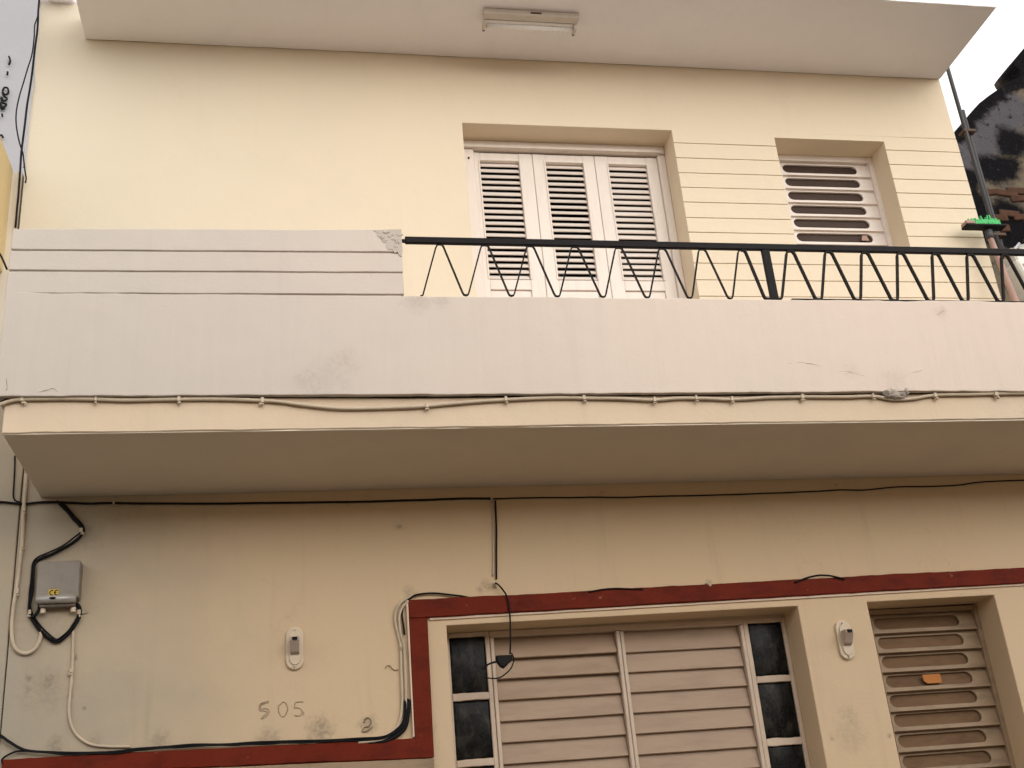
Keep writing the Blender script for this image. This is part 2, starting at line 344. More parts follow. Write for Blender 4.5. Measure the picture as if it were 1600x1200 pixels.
# dark rooms behind the openings
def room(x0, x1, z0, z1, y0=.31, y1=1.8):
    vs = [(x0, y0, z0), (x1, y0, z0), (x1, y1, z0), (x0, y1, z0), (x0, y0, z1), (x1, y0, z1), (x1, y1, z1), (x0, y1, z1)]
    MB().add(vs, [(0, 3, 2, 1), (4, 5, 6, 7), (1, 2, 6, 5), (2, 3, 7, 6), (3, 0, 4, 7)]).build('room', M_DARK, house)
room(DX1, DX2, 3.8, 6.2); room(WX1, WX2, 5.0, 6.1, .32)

# --- roof slab with its overhang
MB().bar(-1.199, XR, -.741, -.004, Z_CEIL, 6.74, .08, .003, 4.0).build('roof_overhang', M_ROOF, house, bevel=.006, segs=2)
MB().box(XL - .02, XR, -.004, 4.2, 6.842, 6.98).build('roof_slab', M_ROOF, house, bevel=.01)
m = MB(); m.box(-1.44, -1.27, -.20, -.002, 6.835, 6.97); m.build('roof_cornice', M_ROOF, house, bevel=.03, segs=3)

# --- balcony slab, parapet
YB, YS = -.93, -.893
XE = 5.12
MB().bar(-1.244, XE, YS, -.002, Z_SLAB, 3.785, .06, .0045, 21, z0b=Z_SLAB + .004, z1b=3.785).build('balcony_slab', M_SLAB, house, bevel=.004)
MB().bar(-1.238, XE, YS + .008, -.004, Z_SLAB - .0035, Z_SLAB + .002, .06, .001, 23).build('balcony_soffit', M_SOFFIT, house)  # thin panel added in a lighter tone to brighten the slab's underside
m = MB(); m.box(-1.0, XE, -.70, -.004, 3.79, 3.80); m.box(XR + .002, XE, .0, 4.0, 3.60, 3.80); m.build('terrace_floor', M_TILE, house)
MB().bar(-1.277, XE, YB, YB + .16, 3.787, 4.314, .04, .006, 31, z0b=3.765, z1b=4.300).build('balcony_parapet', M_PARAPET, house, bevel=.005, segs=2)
# the solid left end: three plaster courses with open joints
rows = [((4.308, 4.318), (4.424, 4.436)), ((4.430, 4.443), (4.535, 4.553)), ((4.541, 4.560), (4.655, 4.690))]
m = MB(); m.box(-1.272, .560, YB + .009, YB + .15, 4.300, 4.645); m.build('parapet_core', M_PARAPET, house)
for k, ((a0, a1), (b0, b1)) in enumerate(rows):
    g0 = .0012 if k else .002
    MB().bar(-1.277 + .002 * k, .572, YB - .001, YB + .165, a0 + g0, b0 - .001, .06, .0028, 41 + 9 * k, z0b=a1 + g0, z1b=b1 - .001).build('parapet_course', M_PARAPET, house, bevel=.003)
# bare cement corner where the top course has lost its render
e = YB - .0045
pts = [(583, 360.5), (600, 359.5), (627, 359), (627.5, 375), (629, 392), (628, 401), (624, 400), (621, 394), (617, 396), (613, 390), (607, 391), (603, 384), (604, 380), (598, 379), (596, 372), (590, 370), (589, 364)]
poly = [(p.x, p.z) for p in line(YB, *pts)]
MB().prism(poly[::-1], e, YB + .01).build('cement_patch', M_CEMENT, house, label='bare grey cement corner where the render broke away')
m = MB(); rr = random.Random(12)
for i in range(26):
    u = 590 + 36 * rr.random(); v = 362 + 34 * rr.random()
    if v - 360 > (u - 583) * .85: continue
    q = at(u, v, YB); m.blob((q.x, e, q.z), rr.uniform(.006, .018), rr.uniform(.002, .005), rr.uniform(.005, .012), i * 1.9, 5, .8)
m.build('cement_crumb', M_CEMENT, house)
# plaster lump and small blobs over the cable joint under the parapet
m = MB()
for i, (u, v, rx, rz) in enumerate([(1386, 614, .03, .022), (1396, 616, .03, .026), (1406, 618, .035, .02), (1413, 612, .02, .022), (1400, 621, .05, .012), (1388, 621, .03, .010)]):
    q = at(u, v, YB + .02); m.blob(q, rx, .028, rz, i * 3.7, 7, .7)
m.build('plaster_lump', M_CEMENT, house, smooth=True)
# cracks in the parapet render
def crack(*uv):
    pts = wiggle(catmull(line(YB - .002, *uv), 7), .004, uv[0][0] * .013, 25)
    r = [.0006 + .0014 * abs(smoothn(i * .33, uv[0][1])) for i in range(len(pts))]; r[0] = r[-1] = .0004
    MB().tube(pts, r, 5).build('crack', M_CRACK, house)
crack((1232, 568), (1256, 567), (1280, 572), (1298, 579), (1322, 580), (1342, 585), (1360, 591))
crack((1418, 584), (1428, 581), (1441, 579)); crack((1462, 492), (1470, 488), (1476, 484))
crack((60, 613), (75, 609), (84, 607), (90, 612)); crack((10, 590), (11, 603), (10, 612))

# --- shuttered balcony door: three leaves
YD = .20
m = MB()
m.box(DX1, 1.196, YD - .012, YD + .10, ZF, 5.985); m.box(2.440, DX2, YD - .012, YD + .10, ZF, 5.985)
m.box(DX1, DX2, YD - .020, YD + .10, 5.990, Z_DT); m.box(DX1 + .02, DX2 - .02, YD - .035, YD - .020, 5.990, 6.012)
m.build('door_frame', M_SHUT, house, bevel=.006, segs=2)
Z0L, Z1L, ZP0 = 5.040, 5.915, 4.90
leafs = [(1.198, 1.236, 1.494, 1.585), (1.588, 1.672, 1.925, 2.004), (2.007, 2.097, 2.360, 2.438)]
slat_me = {}
for li, (xa, xo0, xo1, xb) in enumerate(leafs):
    leaf = MB()
    y0, y1 = YD + .012, YD + .047
    leaf.box(xa, xo0, y0, y1, ZF, 5.978); leaf.box(xo1, xb, y0, y1, ZF, 5.978)
    leaf.box(xo0, xo1, y0 + .001, y1 - .001, Z1L, 5.977); leaf.box(xo0, xo1, y0 + .001, y1 - .001, 4.970, Z0L)
    leaf.box(xo0, xo1, y0 + .012, y1 - .004, 4.20, 4.968); leaf.box(xo0, xo1, y0 + .001, y1 - .001, ZF, 4.20)
    # raised bead round the louvre opening and the panel
    for (p, q) in ((xo0 - .012, xo0), (xo1, xo1 + .012)): leaf.box(p, q, y0 - .006, y0 + .002, Z0L - .0, Z1L + .012)
    leaf.box(xo0, xo1, y0 - .006, y0 + .002, Z1L, Z1L + .012)
    o = leaf.build('shutter_leaf', M_SHUT, house, bevel=.003)
    n = 20; pitch = (Z1L - Z0L) / n; w = xo1 - xo0 - .004
    if li not in slat_me:
        sm = MB(); c, th = .0205, .0045; sm.box(-w / 2, w / 2, -th, th, -c, c); slat_me[li] = sm.mesh('slat', .0018)
    ang = [53, 50, 58][li]
    for k in range(n):
        a = math.radians(90 - ang + R.uniform(-2.5, 2.5))
        obj('slat', slat_me[li], M_SLAT, o, ((xo0 + xo1) / 2, YD + .030, Z0L + pitch * (k + .5) + R.uniform(-.001, .001)), Matrix.Rotation(-a, 3, 'X') @ Matrix.Rotation(R.uniform(-.006, .006), 3, 'Y'))
MB().tube([at(732.5, 246.5, YD - .02), at(732.5, 246.5, YD - .01)], .007, 8).build('screw_head', M_RUST, house)

# --- slotted louvre slats
def slot_plate(w, h, l, r, sh, th, so=0.0, n=8):
    """plate w x h with a rounded slot from l to w-r, half height sh, centred on so"""
    x0, x1 = -w / 2, w / 2; cx0, cx1 = x0 + l + sh, x1 - r - sh
    zs = [so + sh * math.cos(math.pi * i / n) for i in range(n + 1)]
    al = [(cx0 - sh * math.sin(math.pi * i / n), zs[i]) for i in range(n + 1)]; ar = [(cx1 + sh * math.sin(math.pi * i / n), zs[i]) for i in range(n + 1)]
    mb = MB()
    for y, fl in ((-th, 1), (th, -1)):
        for i in range(n):
            for q in ([(x0, zs[i + 1]), al[i + 1], al[i], (x0, zs[i])], [ar[i + 1], (x1, zs[i + 1]), (x1, zs[i]), ar[i]]):
                mb.add([(x, y, z) for x, z in q[::fl]], [(0, 1, 2, 3)])
        for za, zb2 in ((so + sh, h / 2), (-h / 2, so - sh)):
            q = [(x0, za), (cx0, za), (cx1, za), (x1, za), (x1, zb2), (x0, zb2)] if za > 0 or za == so + sh else [(x0, za), (x1, za), (x1, zb2), (cx1, zb2), (cx0, zb2), (x0, zb2)]
            mb.add([(x, y, z) for x, z in q[::fl]], [tuple(range(6))])
    loop = al + ar[::-1]
    for i in range(len(loop)):
        a, b = loop[i], loop[(i + 1) % len(loop)]
        mb.add([(a[0], -th, a[1]), (b[0], -th, b[1]), (b[0], th, b[1]), (a[0], th, a[1])], [(0, 1, 2, 3)])
    rc = [(x0, -h / 2), (x1, -h / 2), (x1, h / 2), (x0, h / 2)]
    for i in range(4):
        a, b = rc[i], rc[(i + 1) % 4]
        mb.add([(a[0], -th, a[1]), (b[0], -th, b[1]), (b[0], th, b[1]), (a[0], th, a[1])], [(0, 1, 2, 3)])
    mb.box(x0, x1, -th - .006, -th, -h / 2, -h / 2 + .006)            # folded drip lip along the foot
    me = bpy.data.meshes.new('slat'); bm = bmesh.new(); tmp = mb
    me.from_pydata([tuple(v) for v in tmp.v], [], tmp.f); bm.from_mesh(me); bmesh.ops.remove_doubles(bm, verts=bm.verts, dist=1e-5); bmesh.ops.recalc_face_normals(bm, faces=bm.faces); bm.to_mesh(me); bm.free()
    return me
def louvre_window(name, x0, x1, zlist, y, fmat, smat, pmat, head, foot, l, r, sh, tilt, label, jl=.0, dark_from=None):
    fr = MB()
    fr.box(x0 - jl, x0 + .006, y - .004, y + .07, foot, head); fr.box(x1 - .006, x1 + .035, y - .006, y + .07, foot, head)
    fr.box(x0 + .006, x1 - .006, y - .002, y + .07, zlist[0] + .004, head)
    o = fr.build(name, fmat, house, bevel=.002, label=label)
    p = zlist[0] - zlist[1]; h = p * 1.03; w = x1 - x0 - .012
    pl = slot_plate(w, h, l, r, sh, .0065, .004)
    gm = MB().box(-(w / 2 - l + .02), (w / 2 - r + .02) - 0, .0105, .0145, -sh * 1.25, sh * 1.25).mesh('pane')
    for k in range(len(zlist) - 1):
        zc = (zlist[k] + zlist[k + 1]) / 2; a = tilt + R.uniform(-1.2, 1.2)
        rot = Matrix.Rotation(math.radians(-a), 3, 'X'); loc = ((x0 + x1) / 2, y + .025, zc)
        obj('slat', pl, smat, o, loc, rot)
        obj('pane', gm, pmat, o, loc, rot)
    return o
zw = [5.972, 5.863, 5.756, 5.646, 5.540, 5.433, 5.321]
MB().box(WX1, WX2, .012, .31, WZ0, WZ0 + .006).build('window_sill', M_UPPER, house, bevel=.004)
louvre_window('louvre_window', 3.300, 3.970, zw, .19, M_SLAT, M_SLAT, M_PANE, WZ1, WZ0 + .006, .022, .088, .0365, 7, 'small white upper window of six slotted slats')
MB().box(3.300, 3.970, .20, .26, WZ0 + .006, 5.314).build('window_rail', M_SLAT, house, bevel=.003)
MB().box(WX1, 3.3, .19, .26, WZ0 + .006, WZ1).build('window_jamb', M_SLAT, house, bevel=.002)
q = at(1351, 371, .2); MB().add([(-.026, -.008, -.022), (.03, -.008, -.022), (.018, -.008, .02), (-.014, -.008, .02), (-.026, .004, -.022), (.03, .004, -.022), (.018, .004, .02), (-.014, .004, .02)],
    [(0, 1, 2, 3), (4, 7, 6, 5), (0, 4, 5, 1), (1, 5, 6, 2), (2, 6, 7, 3), (3, 7, 4, 0)])
cb = MB().prism([(q.x - .026, q.z - .024), (q.x + .030, q.z - .024), (q.x + .018, q.z + .016), (q.x - .014, q.z + .016)], .199, .206); cb.build('window_catch', M_POLE, house, bevel=.002, label='pinkish catch in the lowest slot')

# --- lower wall with two window openings, red band
O1, O2, O3, O4 = .807, 2.765, 3.181, 3.972
ZO = 2.881; ZSILL = 1.45
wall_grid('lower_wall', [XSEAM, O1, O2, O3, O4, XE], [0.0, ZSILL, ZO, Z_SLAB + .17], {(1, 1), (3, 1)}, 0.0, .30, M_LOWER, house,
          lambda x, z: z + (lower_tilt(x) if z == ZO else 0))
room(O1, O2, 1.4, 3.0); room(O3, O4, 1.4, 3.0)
YR = -.024
rb = lambda x: .0095 * (x - .6)
MB().bar(.612, XE, YR, -.0005, 2.911, 3.005, .03, .005, 61, z0b=2.911 + .0095 * 5.9, z1b=3.005 + .0085 * 5.9).build('red_band', M_RED, house, bevel=.004)
MB().prism([(.612, 2.232), (.703, 2.232), (.707, 2.909), (.612, 2.909)], YR, -.0005).build('red_band', M_RED, house, bevel=.004)
MB().bar(-1.315, .703, YR, -.0005, 2.262, 2.338, .03, .006, 71, z0b=2.214, z1b=2.312).build('red_band', M_RED, house, bevel=.004)
# pale unpainted edge strips beside the red band
MB().prism([(.604, 2.318), (.611, 2.318), (.611, 3.006), (.601, 3.006)], YR + .002, -.0005).build('band_edge', M_REDEDGE, house)
MB().bar(-1.31, .700, -.030, -.0005, 2.20, 2.258, .05, .003, 83, z0b=2.16, z1b=2.210).build('band_edge', M_DUSTY, house, bevel=.004)
MB().bar(.72, XE, -.010, -.0005, 2.899, 2.9095, .05, .002, 91, z0b=2.899 + .0095 * 5.9, z1b=2.9095 + .0095 * 5.9).build('band_edge', M_REDEDGE, house)

# --- large lower window: two ranks of wooden louvres between columns of glass blocks
YL = .20
def rank(x0, x1, zl, opens):
    fr = MB()
    fr.box(x0 - .020, x0, YL - .010, YL + .07, ZSILL, zl[0] + .004); fr.box(x1, x1 + .020, YL - .010, YL + .07, ZSILL, zl[0] + .004)
    o = fr.build('louvre_window', M_LFRAME, house, bevel=.003)
    p = (zl[0] - zl[-1]) / (len(zl) - 1); w = x1 - x0 - .006; h = p * 1.13
    sm = MB(); n = 6                                                   # gently bowed board
    for i in range(n):
        a = -w / 2 + w * i / n; b = -w / 2 + w * (i + 1) / n
    sm.bar(-w / 2, w / 2, -.007, .007, -h / 2, h / 2, .12, .0012, x0)
    me = sm.mesh('slat', .002)
    k = 0; z = zl[0]
    while z - p > ZSILL + .02:
        a = 13 + R.uniform(-1.3, 1.3) + opens.get(k, 0)
        obj('slat', me, M_LOUV, o, ((x0 + x1) / 2, YL + .030, z - p / 2), Matrix.Rotation(math.radians(-a), 3, 'X') @ Matrix.Rotation(R.uniform(-.003, .003), 3, 'Y'))
        z -= p; k += 1
    return o
zA = [2.832, 2.725, 2.614, 2.506, 2.398, 2.289, 2.185]
rank(1.084, 1.766, zA, {0: 9, 1: 8, 2: 5})
rank(1.809, 2.487, zA, {})
m = MB(); m.box(1.0625, 2.5085, YL - .006, YL + .08, 2.838, 2.868); m.box(O1, O2, YL + .004, YL + .08, 2.8685, 2.93); m.build('window_head', M_LFRAME, house, bevel=.002)
def block_column(x0, x1, ys):
    zt = 2.868; g = MB()
    edges = [(2.843, 2.549), (2.511, 2.215), (2.177, 1.881), (1.843, 1.56)]
    g.box(x0, x0 + .028, YL - .004, YL + .09, ZSILL, zt); g.box(x1 - .024, x1, YL - .004, YL + .09, ZSILL, zt)
    zz = [zt] + [v for e in edges for v in e] + [ZSILL]
    for i in range(0, len(zz), 2): g.bar(x0 + .028, x1 - .024, YL - .006, YL + .09, zz[i + 1], zz[i], .016, .007, i + x0 * 3)
    o = g.build('glass_block_panel', M_LFRAME, house, bevel=.003)
    hx, hz = (x1 - x0 - .052) / 2 + .004, .150
    b = MB(); b.box(-hx, hx, 0, .08, -hz, hz); me = b.mesh('glass_block', .018, True, 3)
    for (za, zb2) in edges: obj('glass_block', me, M_BLOCK, o, ((x0 + x1) / 2 + .002, YL + .006, (za + zb2) / 2))
block_column(.815, 1.0615, 0); block_column(2.5095, 2.764, 0)

# --- right lower window: slotted slats in a dusty frame
zr = [2.856, 2.746, 2.634, 2.528, 2.418, 2.313, 2.205, 2.091, 1.982, 1.873, 1.764]
w2 = louvre_window('louvre_window', 3.285, 3.952, zr, .20, M_DUSTY, M_DUSTY, M_PANE2, 2.886, ZSILL, .022, .095, .036, 14, 'dusty brown lower window of slotted slats')
MB().box(O3, 3.285, .20, .27, ZSILL, 2.886).build('window_jamb', M_LFRAME, house)
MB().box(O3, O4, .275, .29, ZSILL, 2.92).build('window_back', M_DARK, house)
MB().box(3.300, 3.950, .20, .27, ZSILL, 1.76).build('window_rail', M_DUSTY, house)
a = at(640, 0); s_ = [at(1270 + u / 3.752, 880 + v / 3.752, .212) for u, v in ((640, 655), (742, 648), (757, 700), (672, 706), (650, 690))]
MB().prism([(p.x, p.z) for p in s_][::-1], .2085, .2115).build('paper_patch', M_ORANGE, house, label='torn orange paper patch stuck on the fourth slot')

# ================================================================== BALCONY RAILING
rail = thing('balcony_railing', (2.6, YB + .08, 4.31), 'black iron balcony railing of zigzag rods under a flat handrail', 'railing')
YRL = YB + .016
def rz(x): return 4.636 - .0035 * (x - .59)
def bz(x): return 4.318 - .005 * (x - .59)
m = MB(); m.prism([(.592, rz(.6) - .018), (XE, rz(XE) - .020), (XE, rz(XE) + .018), (.592, rz(.6) + .018)], YRL - .012, YRL + .012); m.build('handrail', M_BLACK, rail, bevel=.003)
m = MB(); m.prism([(.570, 4.626), (.600, 4.622), (.600, 4.640), (.576, 4.640)], YRL - .008, YRL + .008); m.build('wall_anchor', M_BLACK, rail, bevel=.002)
m = MB(); m.prism([(2.62, bz(2.6)), (XE, bz(XE)), (XE, bz(XE) + .006), (2.62, bz(2.6) + .006)], YRL - .012, YRL + .012); m.build('bottom_rail', M_BLACK, rail)
m = MB(); m.box(2.505, 2.548, YRL - .011, YRL + .011, 4.31, rz(2.5) - .018); m.build('post', M_BLACK, rail, bevel=.002)
m = MB(); m.box(4.655, 4.667, YRL - .010, YRL + .010, 4.30, rz(4.6) - .018); m.build('post', M_RUST, rail, bevel=.001)
def zig(p0, v, p1, half0, half1, thick, dep):
    # one flat bar bent down from a peak, along the parapet, and up to the next peak
    zt0, zb0 = rz(p0) - .020, bz(v) + .007
    path = [(p0, zt0), (p0 + .014, zt0 - .002), (p0 + .022, zt0 - .016), (v - half0 - .006, zb0 + .018), (v - half0, zb0 + .004), (v - half0 + .01, zb0), (v + half0 - .01, zb0), (v + half0, zb0 + .004), (v + half0 + .006, zb0 + .018), (p1 - .022, rz(p1) - .036), (p1 - .014, rz(p1) - .022), (p1, rz(p1) - .020)]
    m = MB(); n = len(path); L = []; 
    for i, (x, z) in enumerate(path):
        a = Vector(path[max(i - 1, 0)]); b = Vector(path[min(i + 1, n - 1)]); t = (b - a).normalized(); nn = Vector((-t.y, t.x)) * thick / 2
        L.append([(x + nn.x, z + nn.y), (x - nn.x, z - nn.y)])
    vs = []; fs = []
    for (a, b) in L: vs += [(a[0], YRL - dep / 2, a[1]), (b[0], YRL - dep / 2, b[1]), (b[0], YRL + dep / 2, b[1]), (a[0], YRL + dep / 2, a[1])]
    for i in range(n - 1):
        for k in range(4): fs.append((i * 4 + k, i * 4 + (k + 1) % 4, i * 4 + 4 + (k + 1) % 4, i * 4 + 4 + k))
    fs += [(0, 1, 2, 3), (n * 4 - 4, n * 4 - 1, n * 4 - 2, n * 4 - 3)]
    m.add(vs, fs); m.build('zigzag_bar', M_BLACK, rail)
peaks = [.765, 1.000, 1.237, 1.474, 1.711, 1.948, 2.170, 2.392]
val = [.880, 1.113, 1.350, 1.590, 1.826, 2.056, 2.278]
for i in range(7): zig(peaks[i], val[i] + .003, peaks[i + 1], .011, .011, .0078, .011)
zt = rz(.7)  # first half bar, rising from the parapet beside the solid end
m = MB(); m.tube([(.655, YRL, bz(.7) + .002), (.667, YRL, bz(.7) + .006), (.745, YRL, zt - .045), (.755, YRL, zt - .024), (.770, YRL, zt - .020)], .0045, 6); m.build('zigzag_bar', M_BLACK, rail)
p2 = [2.392, 2.668, 2.890, 3.104, 3.316, 3.526, 3.738, 3.950, 4.162, 4.374, 4.586, 4.798, 5.01]
v2 = [2.521, 2.777, 3.000, 3.215, 3.428, 3.634, 3.848, 4.060, 4.272, 4.484, 4.696, 4.908]
for i in range(12): zig(p2[i], v2[i], p2[i + 1], .016 if i else .046, .016, .0098, .019)

# ================================================================== CEILING LAMP
lamp = thing('tube_lamp', (1.51, -.40, Z_CEIL), 'unlit white fluorescent tube lamp fixed under the roof overhang', 'lamp')
m = MB(); m.box(1.205, 1.812, -.475, -.415, Z_CEIL - .040, Z_CEIL - .001); m.build('housing', M_LAMP, lamp, bevel=.006, segs=2)
m = MB(); m.tube([(1.236, -.372, Z_CEIL - .050), (1.786, -.372, Z_CEIL - .050)], .0185, 14); m.build('tube', M_TUBE, lamp, smooth=True)
MB().box(1.228, 1.790, -.4148, -.409, Z_CEIL - .036, Z_CEIL - .004).build('gap_shade', M_RUST, lamp)  # dark strip stands in for the shaded gap between housing and tube
for x in (1.212, 1.788):
    MB().box(x, x + .018, -.4145, -.350, Z_CEIL - .072, Z_CEIL - .022).build('tube_holder', M_LAMP, lamp, bevel=.004)
    MB().box(x + .002, x + .016, -.349, -.338, Z_CEIL - .070, Z_CEIL - .030).build('holder_tip', M_PIPE, lamp, bevel=.002)
MB().box(1.50, 1.57, -.478, -.47, Z_CEIL - .030, Z_CEIL - .016).build('starter', M_RUST, lamp, bevel=.002)

# ================================================================== WALL FIXTURES
def lamp_holder(cx, cz, w, h, label):
    t = thing('wall_socket', (cx, 0, cz), label, 'light fixture')
    n = 10; r = w / 2
    out = [(cx + r * math.cos(a), cz + h / 2 - r + r * math.sin(a)) for a in [math.pi * i / n for i in range(n + 1)]] + [(cx - r * math.cos(a), cz - h / 2 + r - r * math.sin(a)) for a in [math.pi * i / n for i in range(n + 1)]]
    MB().prism(out[::-1] if False else out, -.018, -.0005).build('base_plate', M_CERAM, t, bevel=.006, segs=3)
    k = .62; inn = [(cx + (x - cx) * k, cz + (z - cz) * .80) for x, z in out]
    MB().prism(inn, -.026, -.0185).build('rim', M_CERAM, t, bevel=.004, segs=2)
    # wedge-shaped lampholder leaning out from the plate
    z0, z1 = cz - h * .17, cz + h * .22; a = w * .26
    vs = [(cx - a, -.026, z0), (cx + a, -.026, z0), (cx + a, -.026, z1), (cx - a, -.026, z1), (cx - a, -.050, z0 + .012), (cx + a, -.050, z0 + .012), (cx + a, -.088, z1 - .02), (cx - a, -.088, z1 - .02), (cx - a, -.075, z1), (cx + a, -.075, z1)]
    MB().add(vs, [(0, 1, 5, 4), (4, 5, 6, 7), (7, 6, 9, 8), (8, 9, 2, 3), (0, 4, 7, 8, 3), (1, 2, 9, 6, 5), (0, 3, 2, 1)]).build('lamp_holder', M_SOCKET, t, bevel=.003)
    MB().box(cx - a * .55, cx + a * .55, -.0915, -.078, z1 - .021, z1 - .006).build('contact_slot', M_CABLE, t)
    for zz in (cz + h / 2 - .016, cz - h / 2 + .016): MB().tube([(cx, -.019, zz), (cx, -.0285, zz)], .005, 8).build('screw', M_CERAM, t)
    return t
lamp_holder(.030, 2.788, .088, .215, 'cream oval light socket on the wall left of the red band, above the house number')
lamp_holder(3.000, 2.685, .088, .215, 'cream oval light socket on the pier between the two lower windows')

num = thing('house_number', (-.03, 0, 2.49), 'house number 505 pressed into the cream render below the left socket', 'house number')
def digit(path):
    pts = wiggle(catmull([at(u, v, -.001) for u, v in path], 5), .003, path[0][0] * .1, 40)
    r = [.0024 + .0016 * abs(smoothn(i * .5, path[0][1])) for i in range(len(pts))]
    MB().tube(pts, r, 6).build('digit', M_DIGIT, num)
five = lambda x, y: [(x + 13, y), (x + 2, y + 4), (x + 1, y + 10), (x + 9, y + 10), (x + 14, y + 14), (x + 9, y + 22), (x + 1, y + 26), (x + 3, y + 23), (x + 7, y + 20), (x + 10, y + 15), (x + 5, y + 13), (x - 1, y + 13), (x + 0, y + 3), (x + 12, y - 2)]
digit(five(407, 1097))
digit([(441, 1097), (436, 1102), (435, 1110), (439, 1118), (444, 1119), (448, 1113), (449, 1105), (446, 1098), (441, 1097)])
digit([(474, 1096), (468, 1096.5), (462, 1097), (461.5, 1097.5), (461, 1102), (460.5, 1106), (461, 1106.3), (467, 1105.5), (472, 1109), (472, 1114), (467, 1118.5), (460, 1118)])
MB().tube(catmull(line(-.001, (474, 1112), (475, 1115), (473, 1118)), 4), .0022, 6).build('digit', M_DIGIT, num)

# --- junction box
jb = thing('junction_box', (-1.12, -.04, 3.15), 'grey metal cable box on the wall with a small yellow CE sticker', 'junction box')
xa, xb, za, zb2 = -1.213, -1.012, 3.075, 3.262
MB().box(xa, xb, -.085, -.003, za, zb2).build('cover', M_METAL, jb, bevel=.010, segs=3)
MB().tube([(xa + .004, -.074, za - .002), (xb - .012, -.074, za - .002)], .021, 14).build('bottom_lip', M_LIP, jb, smooth=True)
m = MB(); m.box(xa + .015, xb - .02, -.060, -.004, za - .035, za); m.build('base', M_METAL, jb, bevel=.004)
c = at(84, 926, -.0862)
MB().box(c.x - .024, c.x + .022, -.0866, -.0852, c.z - .016, c.z + .017).build('sticker', M_STICK, jb)
arc = lambda cx, r, a0, a1, zc, n=9: [(cx + r * math.cos(math.radians(a0 + (a1 - a0) * i / n)), -.0872, zc + r * 1.2 * math.sin(math.radians(a0 + (a1 - a0) * i / n))) for i in range(n + 1)]
st = MB(); st.tube(arc(c.x - .008, .010, 60, 300, c.z), .0026, 5); st.tube(arc(c.x + .014, .010, 60, 300, c.z), .0026, 5); st.tube([(c.x + .004, -.0872, c.z), (c.x + .013, -.0872, c.z)], .0024, 5)
st.build('sticker_mark', M_CABLE, jb)
MB().blob((c.x - .002, -.096, za - .002), .016, .006, .006, 3, 6, .3).build('latch', M_CABLE, jb)
for x in (xa + .03, xb - .03): MB().tube([(x, -.03, za - .037), (x, -.03, za - .060)], .013, 10).build('cable_gland', M_CERAM, jb)

# ================================================================== CABLES
def cable(name, y, uv, r, mat, label, cat='cable', clips=(), wig=.003, sub=6, clip_mat=None, strands=None, hook=.0):
    o = None; m = MB(); base = line(y, *uv)
    m.tube(wiggle(catmull(base, sub), wig, uv[0][0] * .07 + uv[0][1] * .03, 5), r, 8)
    if strands:
        for k, (dx, dz, rr) in enumerate(strands):
            m.tube(wiggle([p + Vector((dx, -.004 * (k + 1), dz)) for p in catmull(base, sub)], .007, 3.3 + k * 5 + uv[0][0], 9), rr, 7)
    o = tag(m.build(name, mat, smooth=True), label, cat)
    for (u, v) in clips:
        p = at(u, v, y); c = MB()
        g = R.uniform(.5, .9)
        c.box(p.x - .009 * g, p.x + .009 * g, y - r - .004, y + .010, p.z - r * 1.2, p.z + r * 1.3)
        c.blob((p.x + R.uniform(-.008, .01), y - r * .3, p.z - r - .009), .011 * g, .009, .010 * g, u * .1, 5, .6)
        c.tube([(p.x + .004, y - .002, p.z - r - .010), (p.x + .004, y - .018, p.z - r - .013)], .0035, 6)
        c.build('clip', clip_mat or M_CONDUIT, o)
    return o
cable('slab_cable', YS - .014, [(-30, 640), (0, 632), (15, 627), (35, 624), (90, 623), (150, 624), (215, 625), (280, 624), (345, 624), (410, 626), (440, 628), (475, 633), (520, 637), (560, 638), (610, 637), (665, 634), (720, 629), (790, 624), (850, 622), (912, 622), (970, 623), (1020, 625), (1060, 622), (1100, 622), (1145, 624), (1200, 621), (1253, 620), (1320, 620), (1363, 619), (1395, 624), (1425, 623), (1460, 618), (1530, 616), (1575, 615), (1640, 613)], .0092, M_CONDUIT,
      'cream painted cable clipped along the balcony slab edge, sagging left of centre', clips=[(35, 624), (150, 624), (280, 624), (410, 626), (667, 634), (790, 624), (912, 622), (1022, 625), (1087, 622), (1143, 624), (1253, 620), (1363, 619), (1460, 618), (1555, 616)])
MB_ = cable('slab_wire', YS - .006, [(-20, 634), (0, 628), (30, 620), (120, 621), (300, 620), (410, 620), (520, 620), (700, 620), (900, 618), (1100, 617), (1300, 616), (1385, 614), (1420, 615), (1640, 610)], .005, M_CABLE, 'thin dark wire tucked directly under the parapet foot', wig=.002)
cable('wall_cable', -.010, [(-30, 784), (0, 784), (36, 787), (60, 785), (90, 785), (140, 787), (180, 786), (300, 787), (400, 786), (480, 785), (550, 784), (610, 782.5), (660, 781), (720, 779), (768, 779)], .0062, M_CABLE,
      'thick black cable running along the lower wall just under the balcony soffit', clips=[(178, 786), (768, 780)], wig=.002)
cable('wall_wire', -.008, [(768, 779), (850, 778), (940, 777), (1000, 776.5), (1060, 775), (1130, 773), (1200, 770.5), (1260, 768), (1310, 765), (1350, 765), (1410, 761), (1490, 758), (1540, 753), (1640, 749)], .0042, M_CABLE,
      'thin black wire continuing right along the lower wall under the soffit', wig=.004)
